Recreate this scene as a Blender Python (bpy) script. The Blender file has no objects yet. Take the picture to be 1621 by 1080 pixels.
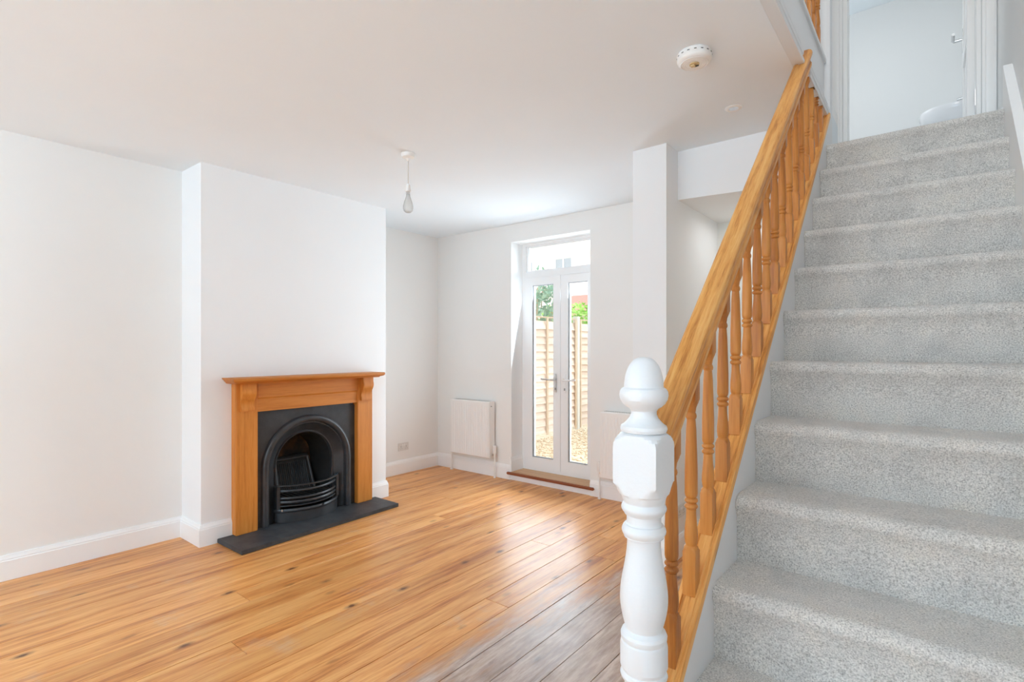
import bpy, bmesh, math, random
from mathutils import Vector
random.seed(7)
PI = math.pi
scene = bpy.context.scene
COL = scene.collection

# ------------------------------------------------------------------ camera
F_PX, YAW, HORIZON, EYE = 836.9, 0.6732, 550.4, 1.3906
cam_d = bpy.data.cameras.new('camera')
cam_d.sensor_fit = 'HORIZONTAL'
cam_d.sensor_width = 36.0
cam_d.lens = 36.0 * F_PX / 1621.0
cam_d.shift_x = 0.0
cam_d.shift_y = (HORIZON - 540.0) / 1621.0
cam_d.clip_start = 0.02
cam = bpy.data.objects.new('camera', cam_d)
COL.objects.link(cam)
cam.location = (0, 0, EYE)
cam.rotation_euler = (PI / 2, 0, YAW)
scene.camera = cam

# ------------------------------------------------------------------ world, lights, exposure
world = bpy.data.worlds.new('world')
scene.world = world
world.use_nodes = True
wn = world.node_tree.nodes
wn['Background'].inputs[0].default_value = (0.86, 0.94, 1.0, 1)
wn['Background'].inputs[1].default_value = 1.25
scene.view_settings.view_transform = 'Standard'
scene.view_settings.look = 'None'
scene.view_settings.gamma = 1.0
scene.view_settings.use_curve_mapping = False
scene.view_settings.exposure = 1.30
scene.cycles.caustics_reflective = False
scene.cycles.caustics_refractive = False
scene.cycles.max_bounces = 14
scene.cycles.diffuse_bounces = 10
scene.cycles.glossy_bounces = 6
scene.cycles.transparent_max_bounces = 16


def area(name, loc, rot, sx, sy, watts, col=(1, 1, 1)):
    d = bpy.data.lights.new(name, 'AREA')
    d.shape = 'RECTANGLE'
    d.size, d.size_y = sx, sy
    d.energy = watts
    d.color = col
    o = bpy.data.objects.new(name, d)
    COL.objects.link(o)
    o.location = loc
    o.rotation_euler = rot
    return o


# front lamps behind the camera aim almost straight up, as ceiling bounce fill;
# landing, bathroom and lobby get added fill lamps with no known source
DAY = (0.46, 0.755, 1.0)
area('front_window_bounce', (-2.2, -3.72, 1.6), (PI / 2 + 1.5, 0, 0), 2.9, 1.75, 108, DAY)
area('front_door_bounce', (-0.2, -3.72, 1.45), (PI / 2 + 1.48, 0, 0), 0.8, 1.9, 46, DAY)
area('garden_door_daylight', (-3.005, 4.40, 1.33), (-PI / 2 - 0.25, 0, 0), 0.90, 2.2, 14, (0.72, 0.88, 1.0))
area('garden_sky_daylight', (-1.9, 5.60, 1.6), (-PI / 2, 0, -0.75), 1.7, 2.2, 30, (0.84, 0.93, 1.0))
area('landing_fill', (-0.1, 0.95, 4.2), (PI / 2, 0, 0), 0.65, 1.1, 6.5, (1.0, 0.97, 0.95))  # added fill for the upper stairwell, no source seen
area('bathroom_fill', (-1.45, 5.4, 4.0), (0, -PI / 2, 0), 1.0, 1.1, 1.7, (1.0, 0.95, 0.91))  # added fill for the bathroom walls, no source seen
area('lobby_fill', (-0.9, 3.95, 2.33), (0, 0, 0), 0.5, 0.4, 0.75, (0.95, 0.97, 1.0))  # added to brighten the lobby, no light fitting here

# ------------------------------------------------------------------ materials
MAT = {}


def principled(name, color, rough=0.5, metallic=0.0, spec=0.5):
    m = bpy.data.materials.new(name)
    m.use_nodes = True
    b = m.node_tree.nodes['Principled BSDF']
    b.inputs['Base Color'].default_value = (*color, 1)
    b.inputs['Roughness'].default_value = rough
    b.inputs['Metallic'].default_value = metallic
    b.inputs['Specular IOR Level'].default_value = spec
    MAT[name] = m
    return m, m.node_tree.nodes, m.node_tree.links, b


def ramp(nd, stops, interp='LINEAR'):
    r = nd.new('ShaderNodeValToRGB')
    r.color_ramp.interpolation = interp
    el = r.color_ramp.elements
    while len(el) > 1:
        el.remove(el[-1])
    el[0].position = stops[0][0]
    el[0].color = (*stops[0][1], 1)
    for p, c in stops[1:]:
        e = el.new(p)
        e.color = (*c, 1)
    return r


def mixrgb(nd, ln, a, b, fac, blend='MIX'):
    m = nd.new('ShaderNodeMix')
    m.data_type = 'RGBA'
    m.blend_type = blend
    for sock, v in ((m.inputs[0], fac), (m.inputs[6], a), (m.inputs[7], b)):
        if hasattr(v, 'is_linked'):
            ln.new(v, sock)
        elif isinstance(v, (int, float)):
            sock.default_value = v
        else:
            sock.default_value = (*v, 1)
    return m.outputs[2]


def math_n(nd, ln, op, a, b=None, clamp=False):
    m = nd.new('ShaderNodeMath')
    m.operation = op
    m.use_clamp = clamp
    for i, v in enumerate((a, b)):
        if v is None:
            continue
        if hasattr(v, 'is_linked'):
            ln.new(v, m.inputs[i])
        else:
            m.inputs[i].default_value = v
    return m.outputs[0]


def noise(nd, ln, vec, scale, detail=3, rough=0.5, dist=0.0):
    n = nd.new('ShaderNodeTexNoise')
    n.inputs['Scale'].default_value = scale
    n.inputs['Detail'].default_value = detail
    n.inputs['Roughness'].default_value = rough
    n.inputs['Distortion'].default_value = dist
    if vec is not None:
        ln.new(vec, n.inputs['Vector'])
    return n.outputs['Fac']


def bump(nd, ln, b, height, strength, dist):
    n = nd.new('ShaderNodeBump')
    n.inputs['Strength'].default_value = strength
    n.inputs['Distance'].default_value = dist
    ln.new(height, n.inputs['Height'])
    ln.new(n.outputs[0], b.inputs['Normal'])


def paint(name, color, rough, var=0.02, bump_s=0.08, scale=40):
    m, nd, ln, b = principled(name, color, rough, spec=0.35)
    tc = nd.new('ShaderNodeTexCoord').outputs['Object']
    lo = noise(nd, ln, tc, 1.6, 4)
    c1 = tuple(max(0, c * (1 - var)) for c in color)
    r = ramp(nd, [(0.3, c1), (0.7, color)])
    ln.new(lo, r.inputs[0])
    ln.new(r.outputs[0], b.inputs['Base Color'])
    bump(nd, ln, b, noise(nd, ln, tc, scale, 5, 0.6), bump_s, 0.004)
    return m


paint('wall_paint', (0.84, 0.825, 0.80), 0.75)
paint('breast_paint', (0.85, 0.85, 0.85), 0.75)
paint('lobby_paint', (0.80, 0.79, 0.74), 0.75)
paint('ceiling_paint', (0.812, 0.86, 0.895), 0.85)
paint('stairwell_paint', (0.82, 0.83, 0.83), 0.75, 0.03, 0.25, 14)
paint('bathroom_paint', (0.81, 0.81, 0.80), 0.7)
paint('trim_gloss', (0.88, 0.875, 0.865), 0.35, 0.01, 0.04, 60)
paint('post_gloss', (0.75, 0.76, 0.77), 0.36, 0.02, 0.16, 70)
principled('upvc', (0.86, 0.86, 0.86), 0.28)
principled('radiator_enamel', (0.85, 0.82, 0.79), 0.35)
principled('white_plastic', (0.84, 0.82, 0.79), 0.4)
principled('yellowed_plastic', (0.62, 0.47, 0.25), 0.5)
principled('dark_gap', (0.02, 0.02, 0.02), 0.7)
principled('socket_slot', (0.38, 0.36, 0.33), 0.6)
principled('socket_plastic', (0.70, 0.67, 0.63), 0.4)
principled('chrome', (0.72, 0.72, 0.72), 0.22, 1.0)
principled('satin_metal', (0.66, 0.66, 0.65), 0.42, 0.8)
principled('brass', (0.72, 0.53, 0.24), 0.3, 1.0)
principled('ceramic', (0.88, 0.88, 0.89), 0.12)
principled('grey_gasket', (0.30, 0.31, 0.32), 0.6)
principled('subfloor', (0.035, 0.025, 0.018), 0.9)
principled('filament', (0.55, 0.5, 0.42), 0.4, 0.6)
principled('concrete', (0.62, 0.59, 0.53), 0.9)
principled('roof_tile', (0.45, 0.22, 0.17), 0.85)


def wood(name, axis, stops, rough=0.4, ring=26.0, knot=True, spec=0.4, pitch=0.0):
    """pine grain running along one object axis, knots stretched along it"""
    m, nd, ln, b = principled(name, stops[1][1], rough, spec=spec)
    tc = nd.new('ShaderNodeTexCoord').outputs['Object']
    info = nd.new('ShaderNodeObjectInfo')
    off = nd.new('ShaderNodeVectorMath')
    off.operation = 'MULTIPLY_ADD'
    comb = nd.new('ShaderNodeCombineXYZ')
    for i, k in enumerate((7.3, 11.1, 5.7)):
        ln.new(math_n(nd, ln, 'MULTIPLY', info.outputs['Random'], k), comb.inputs[i])
    off.inputs[1].default_value = (1, 1, 1)
    ln.new(tc, off.inputs[0])
    ln.new(comb.outputs[0], off.inputs[2])
    if pitch:
        pre = nd.new('ShaderNodeMapping')
        pre.inputs['Rotation'].default_value = (-pitch, 0, 0)
        ln.new(off.outputs[0], pre.inputs['Vector'])
        off = pre
    mp = nd.new('ShaderNodeMapping')
    sc = [1.0, 1.0, 1.0]
    sc[axis] = 0.055
    mp.inputs['Scale'].default_value = sc
    ln.new(off.outputs[0], mp.inputs['Vector'])
    g = noise(nd, ln, mp.outputs[0], ring, 6, 0.62, 0.35)
    g2 = noise(nd, ln, mp.outputs[0], ring * 6.5, 3, 0.6)
    mixv = math_n(nd, ln, 'ADD', math_n(nd, ln, 'MULTIPLY', g, 0.72), math_n(nd, ln, 'MULTIPLY', g2, 0.28))
    r = ramp(nd, stops)
    ln.new(mixv, r.inputs[0])
    col = r.outputs[0]
    # board-to-board tone
    tone = ramp(nd, [(0.0, (0.86, 0.82, 0.78)), (0.5, (0.97, 0.96, 0.95)), (1.0, (1.06, 1.06, 1.06))])
    ln.new(info.outputs['Random'], tone.inputs[0])
    col = mixrgb(nd, ln, col, tone.outputs[0], 1.0, 'MULTIPLY')
    if knot:
        mk = nd.new('ShaderNodeMapping')
        sk = [6.2, 6.2, 6.2]
        sk[axis] = 3.1
        mk.inputs['Scale'].default_value = sk
        ln.new(off.outputs[0], mk.inputs['Vector'])
        v = nd.new('ShaderNodeTexVoronoi')
        v.inputs['Scale'].default_value = 1.0
        ln.new(mk.outputs[0], v.inputs['Vector'])
        wob = noise(nd, ln, tc, 60, 2)
        d = math_n(nd, ln, 'ADD', v.outputs['Distance'], math_n(nd, ln, 'MULTIPLY', wob, 0.05))
        kr = ramp(nd, [(0.07, (0.95, 0.95, 0.95)), (0.115, (0.45, 0.45, 0.45)), (0.19, (0, 0, 0))])
        ln.new(d, kr.inputs[0])
        col = mixrgb(nd, ln, col, (0.13, 0.042, 0.014), kr.outputs[0])
    ln.new(col, b.inputs['Base Color'])
    rr = nd.new('ShaderNodeMapRange')
    rr.inputs['To Min'].default_value = rough - 0.06
    rr.inputs['To Max'].default_value = rough + 0.12
    ln.new(g2, rr.inputs[0])
    ln.new(rr.outputs[0], b.inputs['Roughness'])
    bump(nd, ln, b, g2, 0.12, 0.002)
    return m, nd, ln, b, col


PINE = [(0.34, (0.36, 0.120, 0.022)), (0.49, (0.56, 0.215, 0.042)), (0.66, (0.66, 0.30, 0.075))]
RAIL = [(0.36, (0.46, 0.165, 0.030)), (0.48, (0.72, 0.330, 0.080)), (0.62, (0.82, 0.45, 0.15))]
MANTEL = [(0.32, (0.48, 0.155, 0.022)), (0.5, (0.62, 0.225, 0.036)), (0.70, (0.68, 0.285, 0.06))]
BOARD = [(0.36, (0.44, 0.135, 0.030)), (0.47, (0.70, 0.295, 0.085)), (0.60, (0.84, 0.435, 0.155))]
wood('pine_upright', 2, PINE, 0.38)
wood('pine_rail', 1, RAIL, 0.38, 62, pitch=math.atan(0.92))
wood('mantel_upright', 2, MANTEL, 0.45, 40, knot=False)
wood('mantel_across', 1, MANTEL, 0.45, 40, knot=False)
wood('sill_board', 0, [(0.3, (0.50, 0.27, 0.14)), (0.5, (0.66, 0.40, 0.22)), (0.7, (0.74, 0.48, 0.29))], 0.45, 30, knot=False)
wood('red_nosing', 0, [(0.3, (0.20, 0.05, 0.02)), (0.5, (0.30, 0.085, 0.035)), (0.7, (0.36, 0.12, 0.05))], 0.4, 30, knot=False)
wood('fence_board', 1, [(0.3, (0.60, 0.47, 0.38)), (0.5, (0.70, 0.58, 0.49)), (0.7, (0.77, 0.67, 0.58))], 0.85, 30, knot=False)
wood('fence_upright', 2, [(0.3, (0.48, 0.36, 0.25)), (0.5, (0.58, 0.45, 0.33)), (0.7, (0.64, 0.52, 0.40))], 0.85, 30, knot=False)

# floor boards: pine, with a scuffed grey patch where the varnish has worn away
m, nd, ln, b, col = wood('floor_pine', 1, BOARD, 0.36, 20, spec=0.5)
tcw = nd.new('ShaderNodeTexCoord').outputs['Object']
geo = nd.new('ShaderNodeNewGeometry').outputs['Position']
mpw = nd.new('ShaderNodeMapping')
mpw.inputs['Location'].default_value = (1.24 / 0.42, -1.75 / 1.15, 0)
mpw.inputs['Scale'].default_value = (1 / 0.42, 1 / 1.15, 1)
ln.new(geo, mpw.inputs['Vector'])
ln_len = nd.new('ShaderNodeVectorMath')
ln_len.operation = 'LENGTH'
ln.new(mpw.outputs[0], ln_len.inputs[0])
mps = nd.new('ShaderNodeMapping')
mps.inputs['Scale'].default_value = (3.2, 1.0, 1)
ln.new(geo, mps.inputs['Vector'])
wn1 = noise(nd, ln, mps.outputs[0], 2.4, 5, 0.6)
wear = math_n(nd, ln, 'SUBTRACT', math_n(nd, ln, 'ADD', wn1, 0.62), math_n(nd, ln, 'MULTIPLY', ln_len.outputs['Value'], 0.62))
wr = ramp(nd, [(0.28, (0, 0, 0)), (0.62, (1, 1, 1))])
ln.new(wear, wr.inputs[0])
wearm = math_n(nd, ln, 'MULTIPLY', wr.outputs[0], 0.78)
mpf = nd.new('ShaderNodeMapping')
mpf.inputs['Scale'].default_value = (1.0, 0.12, 1)
ln.new(geo, mpf.inputs['Vector'])
streak = noise(nd, ln, mpf.outputs[0], 38, 6, 0.7, 0.3)
gcol = ramp(nd, [(0.34, (0.13, 0.11, 0.105)), (0.5, (0.36, 0.31, 0.29)), (0.66, (0.66, 0.60, 0.57))])
ln.new(math_n(nd, ln, 'ADD', math_n(nd, ln, 'MULTIPLY', streak, 0.6), math_n(nd, ln, 'MULTIPLY', wn1, 0.4)), gcol.inputs[0])
col2 = mixrgb(nd, ln, col, gcol.outputs[0], wearm)
# dusty pale scuffs
sc1 = noise(nd, ln, geo, 3.5, 6, 0.7)
scr = ramp(nd, [(0.58, (0, 0, 0)), (0.75, (0.35, 0.35, 0.35))])
ln.new(sc1, scr.inputs[0])
col2 = mixrgb(nd, ln, col2, (0.55, 0.46, 0.38), scr.outputs[0])
ln.new(col2, b.inputs['Base Color'])
for l in list(b.inputs['Roughness'].links):
    ln.remove(l)
rr = nd.new('ShaderNodeMapRange')
rr.inputs['To Min'].default_value = 0.22
rr.inputs['To Max'].default_value = 0.44
ln.new(sc1, rr.inputs[0])
ln.new(rr.outputs[0], b.inputs['Roughness'])

# carpet
m, nd, ln, b = principled('carpet', (0.4, 0.4, 0.38), 0.95, spec=0.1)
tc = nd.new('ShaderNodeNewGeometry').outputs['Position']
fine = noise(nd, ln, tc, 260, 3, 0.65)
big = noise(nd, ln, tc, 7, 4, 0.6)
r = ramp(nd, [(0.28, (0.30, 0.285, 0.262)), (0.48, (0.65, 0.62, 0.580)), (0.70, (0.90, 0.865, 0.815))])
ln.new(fine, r.inputs[0])
r2 = ramp(nd, [(0.30, (0.84, 0.85, 0.86)), (0.55, (1.0, 1.0, 1.0)), (0.7, (1.05, 1.03, 1.0))])
ln.new(big, r2.inputs[0])
ln.new(mixrgb(nd, ln, r.outputs[0], r2.outputs[0], 1.0, 'MULTIPLY'), b.inputs['Base Color'])
b.inputs['Sheen Weight'].default_value = 0.25
bump(nd, ln, b, fine, 0.7, 0.006)

# cast iron, soot, slate
for nm, ca, cb, ro in (('cast_iron', (0.024, 0.025, 0.028), (0.044, 0.046, 0.050), 0.36),
                       ('sooty_iron', (0.006, 0.006, 0.006), (0.022, 0.020, 0.018), 0.7),
                       ('slate', (0.030, 0.032, 0.036), (0.062, 0.066, 0.072), 0.55)):
    m, nd, ln, b = principled(nm, ca, ro, spec=0.5)
    tc = nd.new('ShaderNodeTexCoord').outputs['Object']
    n1 = noise(nd, ln, tc, 9, 6, 0.65)
    r = ramp(nd, [(0.35, ca), (0.65, cb)])
    ln.new(n1, r.inputs[0])
    colr = r.outputs[0]
    if nm != 'slate':
        rust = ramp(nd, [(0.66, (0, 0, 0)), (0.80, (1, 1, 1))])
        ln.new(noise(nd, ln, tc, 5, 5, 0.6), rust.inputs[0])
        colr = mixrgb(nd, ln, colr, (0.11, 0.045, 0.02), rust.outputs[0])
    ln.new(colr, b.inputs['Base Color'])
    bump(nd, ln, b, noise(nd, ln, tc, 120, 4), 0.15, 0.002)


def sooty_brown():
    m, nd, ln, b = principled('sooty_brick', (0.05, 0.03, 0.02), 0.85)
    tc = nd.new('ShaderNodeTexCoord').outputs['Object']
    r = ramp(nd, [(0.40, (0.012, 0.011, 0.010)), (0.55, (0.06, 0.030, 0.016)), (0.72, (0.20, 0.085, 0.035))])
    ln.new(noise(nd, ln, tc, 7, 5, 0.6), r.inputs[0])
    ln.new(r.outputs[0], b.inputs['Base Color'])


sooty_brown()


def glass(name, refl=0.10, tint=(1, 1, 1)):
    m = bpy.data.materials.new(name)
    m.use_nodes = True
    nd, ln = m.node_tree.nodes, m.node_tree.links
    nd.remove(nd['Principled BSDF'])
    t = nd.new('ShaderNodeBsdfTransparent')
    t.inputs[0].default_value = (*tint, 1)
    g = nd.new('ShaderNodeBsdfGlossy')
    g.inputs['Roughness'].default_value = 0.02
    fr = nd.new('ShaderNodeFresnel')
    fr.inputs[0].default_value = 1.45
    mx = nd.new('ShaderNodeMixShader')
    ln.new(fr.outputs[0], mx.inputs[0])
    ln.new(t.outputs[0], mx.inputs[1])
    ln.new(g.outputs[0], mx.inputs[2])
    ln.new(mx.outputs[0], nd['Material Output'].inputs[0])
    MAT[name] = m


glass('pane_glass', tint=(0.97, 0.98, 0.975))
glass('bulb_glass', tint=(0.98, 0.98, 0.97))
nd, ln = MAT['bulb_glass'].node_tree.nodes, MAT['bulb_glass'].node_tree.links
tl = nd.new('ShaderNodeBsdfTranslucent')
tl.inputs[0].default_value = (0.9, 0.9, 0.88, 1)
df = nd.new('ShaderNodeBsdfDiffuse')
df.inputs[0].default_value = (0.9, 0.9, 0.88, 1)
ad = nd.new('ShaderNodeMixShader')
ln.new(tl.outputs[0], ad.inputs[1])
ln.new(df.outputs[0], ad.inputs[2])
mx2 = nd.new('ShaderNodeMixShader')
mx2.inputs[0].default_value = 0.35
ln.new(nd['Mix Shader'].outputs[0], mx2.inputs[1])
ln.new(ad.outputs[0], mx2.inputs[2])
ln.new(mx2.outputs[0], nd['Material Output'].inputs[0])

# garden
for nm, stops, sca in (('leaf_dark', [(0.35, (0.20, 0.34, 0.24)), (0.65, (0.42, 0.56, 0.42))], 9),
                       ('leaf_bright', [(0.35, (0.22, 0.45, 0.06)), (0.65, (0.48, 0.72, 0.18))], 9),
                       ('gravel', [(0.3, (0.50, 0.37, 0.24)), (0.5, (0.66, 0.53, 0.38)), (0.7, (0.80, 0.72, 0.60))], 26),
                       ('house_brick', [(0.35, (0.70, 0.56, 0.52)), (0.65, (0.80, 0.68, 0.64))], 6)):
    m, nd, ln, b = principled(nm, stops[0][1], 0.75)
    tc = nd.new('ShaderNodeNewGeometry').outputs['Position']
    r = ramp(nd, stops)
    ln.new(noise(nd, ln, tc, sca, 4, 0.6), r.inputs[0])
    ln.new(r.outputs[0], b.inputs['Base Color'])

# ------------------------------------------------------------------ mesh helpers
ORG = {}


def link(name, me, mat, parent=None, smooth=None, loc=None):
    me.name = name
    if mat:
        me.materials.append(MAT[mat])
    o = bpy.data.objects.new(name, me)
    COL.objects.link(o)
    if smooth:
        me.shade_smooth()
        me.set_sharp_from_angle(angle=math.radians(smooth))
    if parent is not None:
        o.parent = parent
        p = ORG[parent.name]
        if loc is None:
            me.transform(__import__('mathutils').Matrix.Translation(-p))
            ORG[o.name] = p.copy()
        else:
            o.location = Vector(loc) - p
            ORG[o.name] = Vector(loc)
    else:
        o.location = loc if loc is not None else (0, 0, 0)
        ORG[o.name] = Vector(o.location)
    return o


def tag(o, label, cat, group=None, kind=None):
    o['label'] = label
    if cat:
        o['category'] = cat
    if group:
        o['group'] = group
    if kind:
        o['kind'] = kind
    return o


def thing(name, loc, label, cat, group=None, kind=None):
    o = bpy.data.objects.new(name, None)
    o.empty_display_size = 0.1
    COL.objects.link(o)
    o.location = loc
    ORG[o.name] = Vector(loc)
    return tag(o, label, cat, group, kind)


def to_mesh(verts, faces):
    me = bpy.data.meshes.new('m')
    me.from_pydata([tuple(v) for v in verts], [], faces)
    bm = bmesh.new()
    bm.from_mesh(me)
    bmesh.ops.remove_doubles(bm, verts=bm.verts, dist=1e-6)
    bmesh.ops.recalc_face_normals(bm, faces=bm.faces)
    bm.to_mesh(me)
    bm.free()
    return me


class MB:
    def __init__(self):
        self.v, self.f = [], []

    def add(self, vs, fs):
        n = len(self.v)
        self.v += [tuple(v) for v in vs]
        self.f += [tuple(i + n for i in f) for f in fs]
        return self

    def box(self, x0, x1, y0, y1, z0, z1):
        vs = [(x, y, z) for z in (z0, z1) for y in (y0, y1) for x in (x0, x1)]
        return self.add(vs, [(0, 2, 3, 1), (4, 5, 7, 6), (0, 1, 5, 4), (2, 6, 7, 3), (0, 4, 6, 2), (1, 3, 7, 5)])

    def prism(self, pts, axis, a, b):
        """polygon pts in the two other axes (in x,y,z order) extruded along axis from a to b"""
        n = len(pts)

        def put(p, t):
            q = list(p)
            q.insert(axis, t)
            return tuple(q)
        vs = [put(p, a) for p in pts] + [put(p, b) for p in pts]
        fs = [tuple(range(n)), tuple(range(2 * n - 1, n - 1, -1))]
        fs += [(i, (i + 1) % n, n + (i + 1) % n, n + i) for i in range(n)]
        return self.add(vs, fs)

    def loft(self, rings, closed=True, cap=True):
        m = len(rings[0])
        vs = [p for r in rings for p in r]
        fs = []
        for k in range(len(rings) - 1):
            for i in range(m if closed else m - 1):
                j = (i + 1) % m
                fs.append((k * m + i, k * m + j, (k + 1) * m + j, (k + 1) * m + i))
        if cap:
            fs.append(tuple(range(m - 1, -1, -1)))
            fs.append(tuple((len(rings) - 1) * m + i for i in range(m)))
        return self.add(vs, fs)

    def lathe(self, prof, c, segs=32, cap=True):
        rings = [[(c[0] + r * math.cos(2 * PI * i / segs), c[1] + r * math.sin(2 * PI * i / segs), c[2] + z)
                  for i in range(segs)] for r, z in prof]
        return self.loft(rings, True, cap)

    def tube(self, pts, r, segs=10):
        pts = [Vector(p) for p in pts]
        rings = []
        for i, p in enumerate(pts):
            d = (pts[min(i + 1, len(pts) - 1)] - pts[max(i - 1, 0)]).normalized()
            u = d.orthogonal().normalized() if i == 0 else (u - d * u.dot(d)).normalized()
            w = d.cross(u)
            rings.append([p + (u * math.cos(2 * PI * k / segs) + w * math.sin(2 * PI * k / segs)) * r for k in range(segs)])
        return self.loft(rings)

    def build(self, name, mat, parent=None, bevel=0.0, segs=2, smooth=None, loc=None):
        me = to_mesh(self.v, self.f)
        if bevel:
            bm = bmesh.new()
            bm.from_mesh(me)
            ed = [e for e in bm.edges if len(e.link_faces) == 2 and e.calc_face_angle(0) > math.radians(25)]
            bmesh.ops.bevel(bm, geom=ed, offset=bevel, segments=segs, affect='EDGES', clamp_overlap=True)
            bm.to_mesh(me)
            bm.free()
            smooth = smooth or 40
        return link(name, me, mat, parent, smooth, loc)


def turned(a, prof, c=(0, 0, 0), segs=48):
    """square section of side a limited by the turning radius R(z): prof = [(z, R)]"""
    rings = []
    for z, R in prof:
        ring = []
        for i in range(segs):
            t = 2 * PI * (i + 0.0) / segs + PI / 4
            sq = (a / 2) / max(abs(math.cos(t)), abs(math.sin(t)))
            r = min(sq, R)
            ring.append((c[0] + r * math.cos(t), c[1] + r * math.sin(t), c[2] + z))
        rings.append(ring)
    return MB().loft(rings)


def wall_yz(name, x0, x1, y0, y1, z0, z1, holes, mat, label):
    """slab with thickness in x and rectangular holes (ya,yb,za,zb)"""
    return wall_gen(name, 0, (x0, x1), (y0, y1), (z0, z1), holes, mat, label)


def wall_xz(name, y0, y1, x0, x1, z0, z1, holes, mat, label):
    return wall_gen(name, 1, (y0, y1), (x0, x1), (z0, z1), holes, mat, label)


def wall_gen(name, axis, t, a, z, holes, mat, label):
    us = sorted({a[0], a[1]} | {h[0] for h in holes} | {h[1] for h in holes})
    vs = sorted({z[0], z[1]} | {h[2] for h in holes} | {h[3] for h in holes})
    solid = {}
    for i in range(len(us) - 1):
        for j in range(len(vs) - 1):
            cu, cv = (us[i] + us[i + 1]) / 2, (vs[j] + vs[j + 1]) / 2
            solid[i, j] = not any(h[0] < cu < h[1] and h[2] < cv < h[3] for h in holes)
    mb = MB()

    def P(d, u, v):
        return (d, u, v) if axis == 0 else (u, d, v)
    for (i, j), s in solid.items():
        if not s:
            continue
        u0, u1, v0, v1 = us[i], us[i + 1], vs[j], vs[j + 1]
        for d in t:
            mb.add([P(d, u0, v0), P(d, u1, v0), P(d, u1, v1), P(d, u0, v1)], [(0, 1, 2, 3)])
        for di, dj, e in ((-1, 0, ((u0, v0), (u0, v1))), (1, 0, ((u1, v0), (u1, v1))),
                          (0, -1, ((u0, v0), (u1, v0))), (0, 1, ((u0, v1), (u1, v1)))):
            if not solid.get((i + di, j + dj), False):
                (ua, va), (ub, vb) = e
                mb.add([P(t[0], ua, va), P(t[1], ua, va), P(t[1], ub, vb), P(t[0], ub, vb)], [(0, 1, 2, 3)])
    o = mb.build(name, mat)
    return tag(o, label, 'wall', kind='structure')


# ------------------------------------------------------------------ room shell
H = 2.688
XL, XL2, XC = -4.338, -4.596, -4.0
YC0, YC1, YB, YF = 1.532, 3.126, 4.354, -3.80
XP0, XP1, YP, YBK, ZBK = -1.555, -1.3254, 3.232, 3.425, 2.369
XR = 0.292            # party wall beside the stairs
ZL = 2.505            # half landing level
XS0, XS1 = -0.460, 0.2564
XF = -0.489           # landing fascia plane
UP = 5.2

wall_yz('wall_left', XL - 0.3, XL, YF - 0.3, YC0 + 0.05, -0.1, H, [], 'wall_paint', 'cream wall to the left of the chimney breast')
wall_yz('wall_alcove', XL2 - 0.2, XL2, YC1 - 0.05, YB + 0.25, -0.1, H, [], 'wall_paint', 'cream alcove wall between chimney breast and radiator')
mb = MB()
mb.box(XL2 - 0.2, XC, YC0, 1.86, -0.02, H).box(XL2 - 0.2, XC, 2.79, YC1, -0.02, H).box(XL2 - 0.2, XC, 1.86, 2.79, 0.95, H).box(XL2 - 0.2, -4.48, 1.86, 2.79, -0.02, 0.95)
tag(mb.build('wall_chimney', 'breast_paint'), 'white chimney breast standing behind the fireplace', 'wall', kind='structure')
wall_xz('wall_back', YB, YB + 0.30, XL2 - 0.2, XP0 + 0.02, -0.1, H, [(-3.4855, -2.525, 0.02, 2.505)], 'wall_paint', 'cream back wall with the glazed garden doors')
wall_yz('wall_pier', XP0, XP1, YP, YB + 0.3, -0.1, H, [], 'breast_paint', 'white wall pier beside the stair opening')
wall_xz('wall_front', YF - 0.2, YF, XL - 0.3, XR + 0.2, -0.1, H, [(-3.65, -0.75, 0.65, 2.45), (-0.6, 0.2, 0.05, 2.4)], 'wall_paint', 'front wall with the bay window opening')
wall_yz('wall_right', XR, XR + 0.2, YF - 0.2, 6.6, -0.1, UP, [], 'stairwell_paint', 'grey white party wall rising beside the carpeted stairs')
# ceiling, with the bulkhead under the half landing
tag(MB().box(XL2 - 0.2, XF - 0.02, YF - 0.2, 6.5, H, H + 0.2).build('ceiling', 'ceiling_paint'),
    'white plaster ceiling of the living room', 'ceiling', kind='structure')
tag(MB().box(XF - 0.02, XR, YF - 0.2, 0.9, H, H + 0.2).build('ceiling_entrance', 'ceiling_paint'),
    'white ceiling over the foot of the stairs', 'ceiling', kind='structure')
mb = MB()
zr = ZBK - 0.030
mb.add([(XP1, YBK, ZBK), (-0.50, YBK, zr), (-0.50, YBK, H), (XP1, YBK, H),
        (XP1, 4.6, ZBK), (-0.50, 4.6, zr), (-0.50, 4.6, H), (XP1, 4.6, H)],
       [(0, 1, 2, 3), (7, 6, 5, 4), (0, 4, 5, 1), (3, 2, 6, 7), (0, 3, 7, 4), (1, 5, 6, 2)])
tag(mb.build('ceiling_bulkhead', 'breast_paint'), 'dropped white bulkhead over the lobby beside the stairs', 'ceiling', kind='structure')
wall_xz('wall_lobby', 4.25, 4.4, XP1 - 0.02, -0.46, -0.1, 2.40, [], 'lobby_paint', 'pale wall at the end of the lobby behind the banister')
# spandrel under the stairs (room side)
SL = 0.925
mb = MB()
mb.prism([(1.10, -0.1), (4.4, -0.1), (4.4, 2.36), (3.1, -0.60 + SL * 3.1), (1.10, -0.60 + SL * 1.10)], 0, -0.512, -0.490)
tag(mb.build('wall_stair', 'lobby_paint'), 'white panelled wall under the stair string', 'wall', kind='structure')

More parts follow.
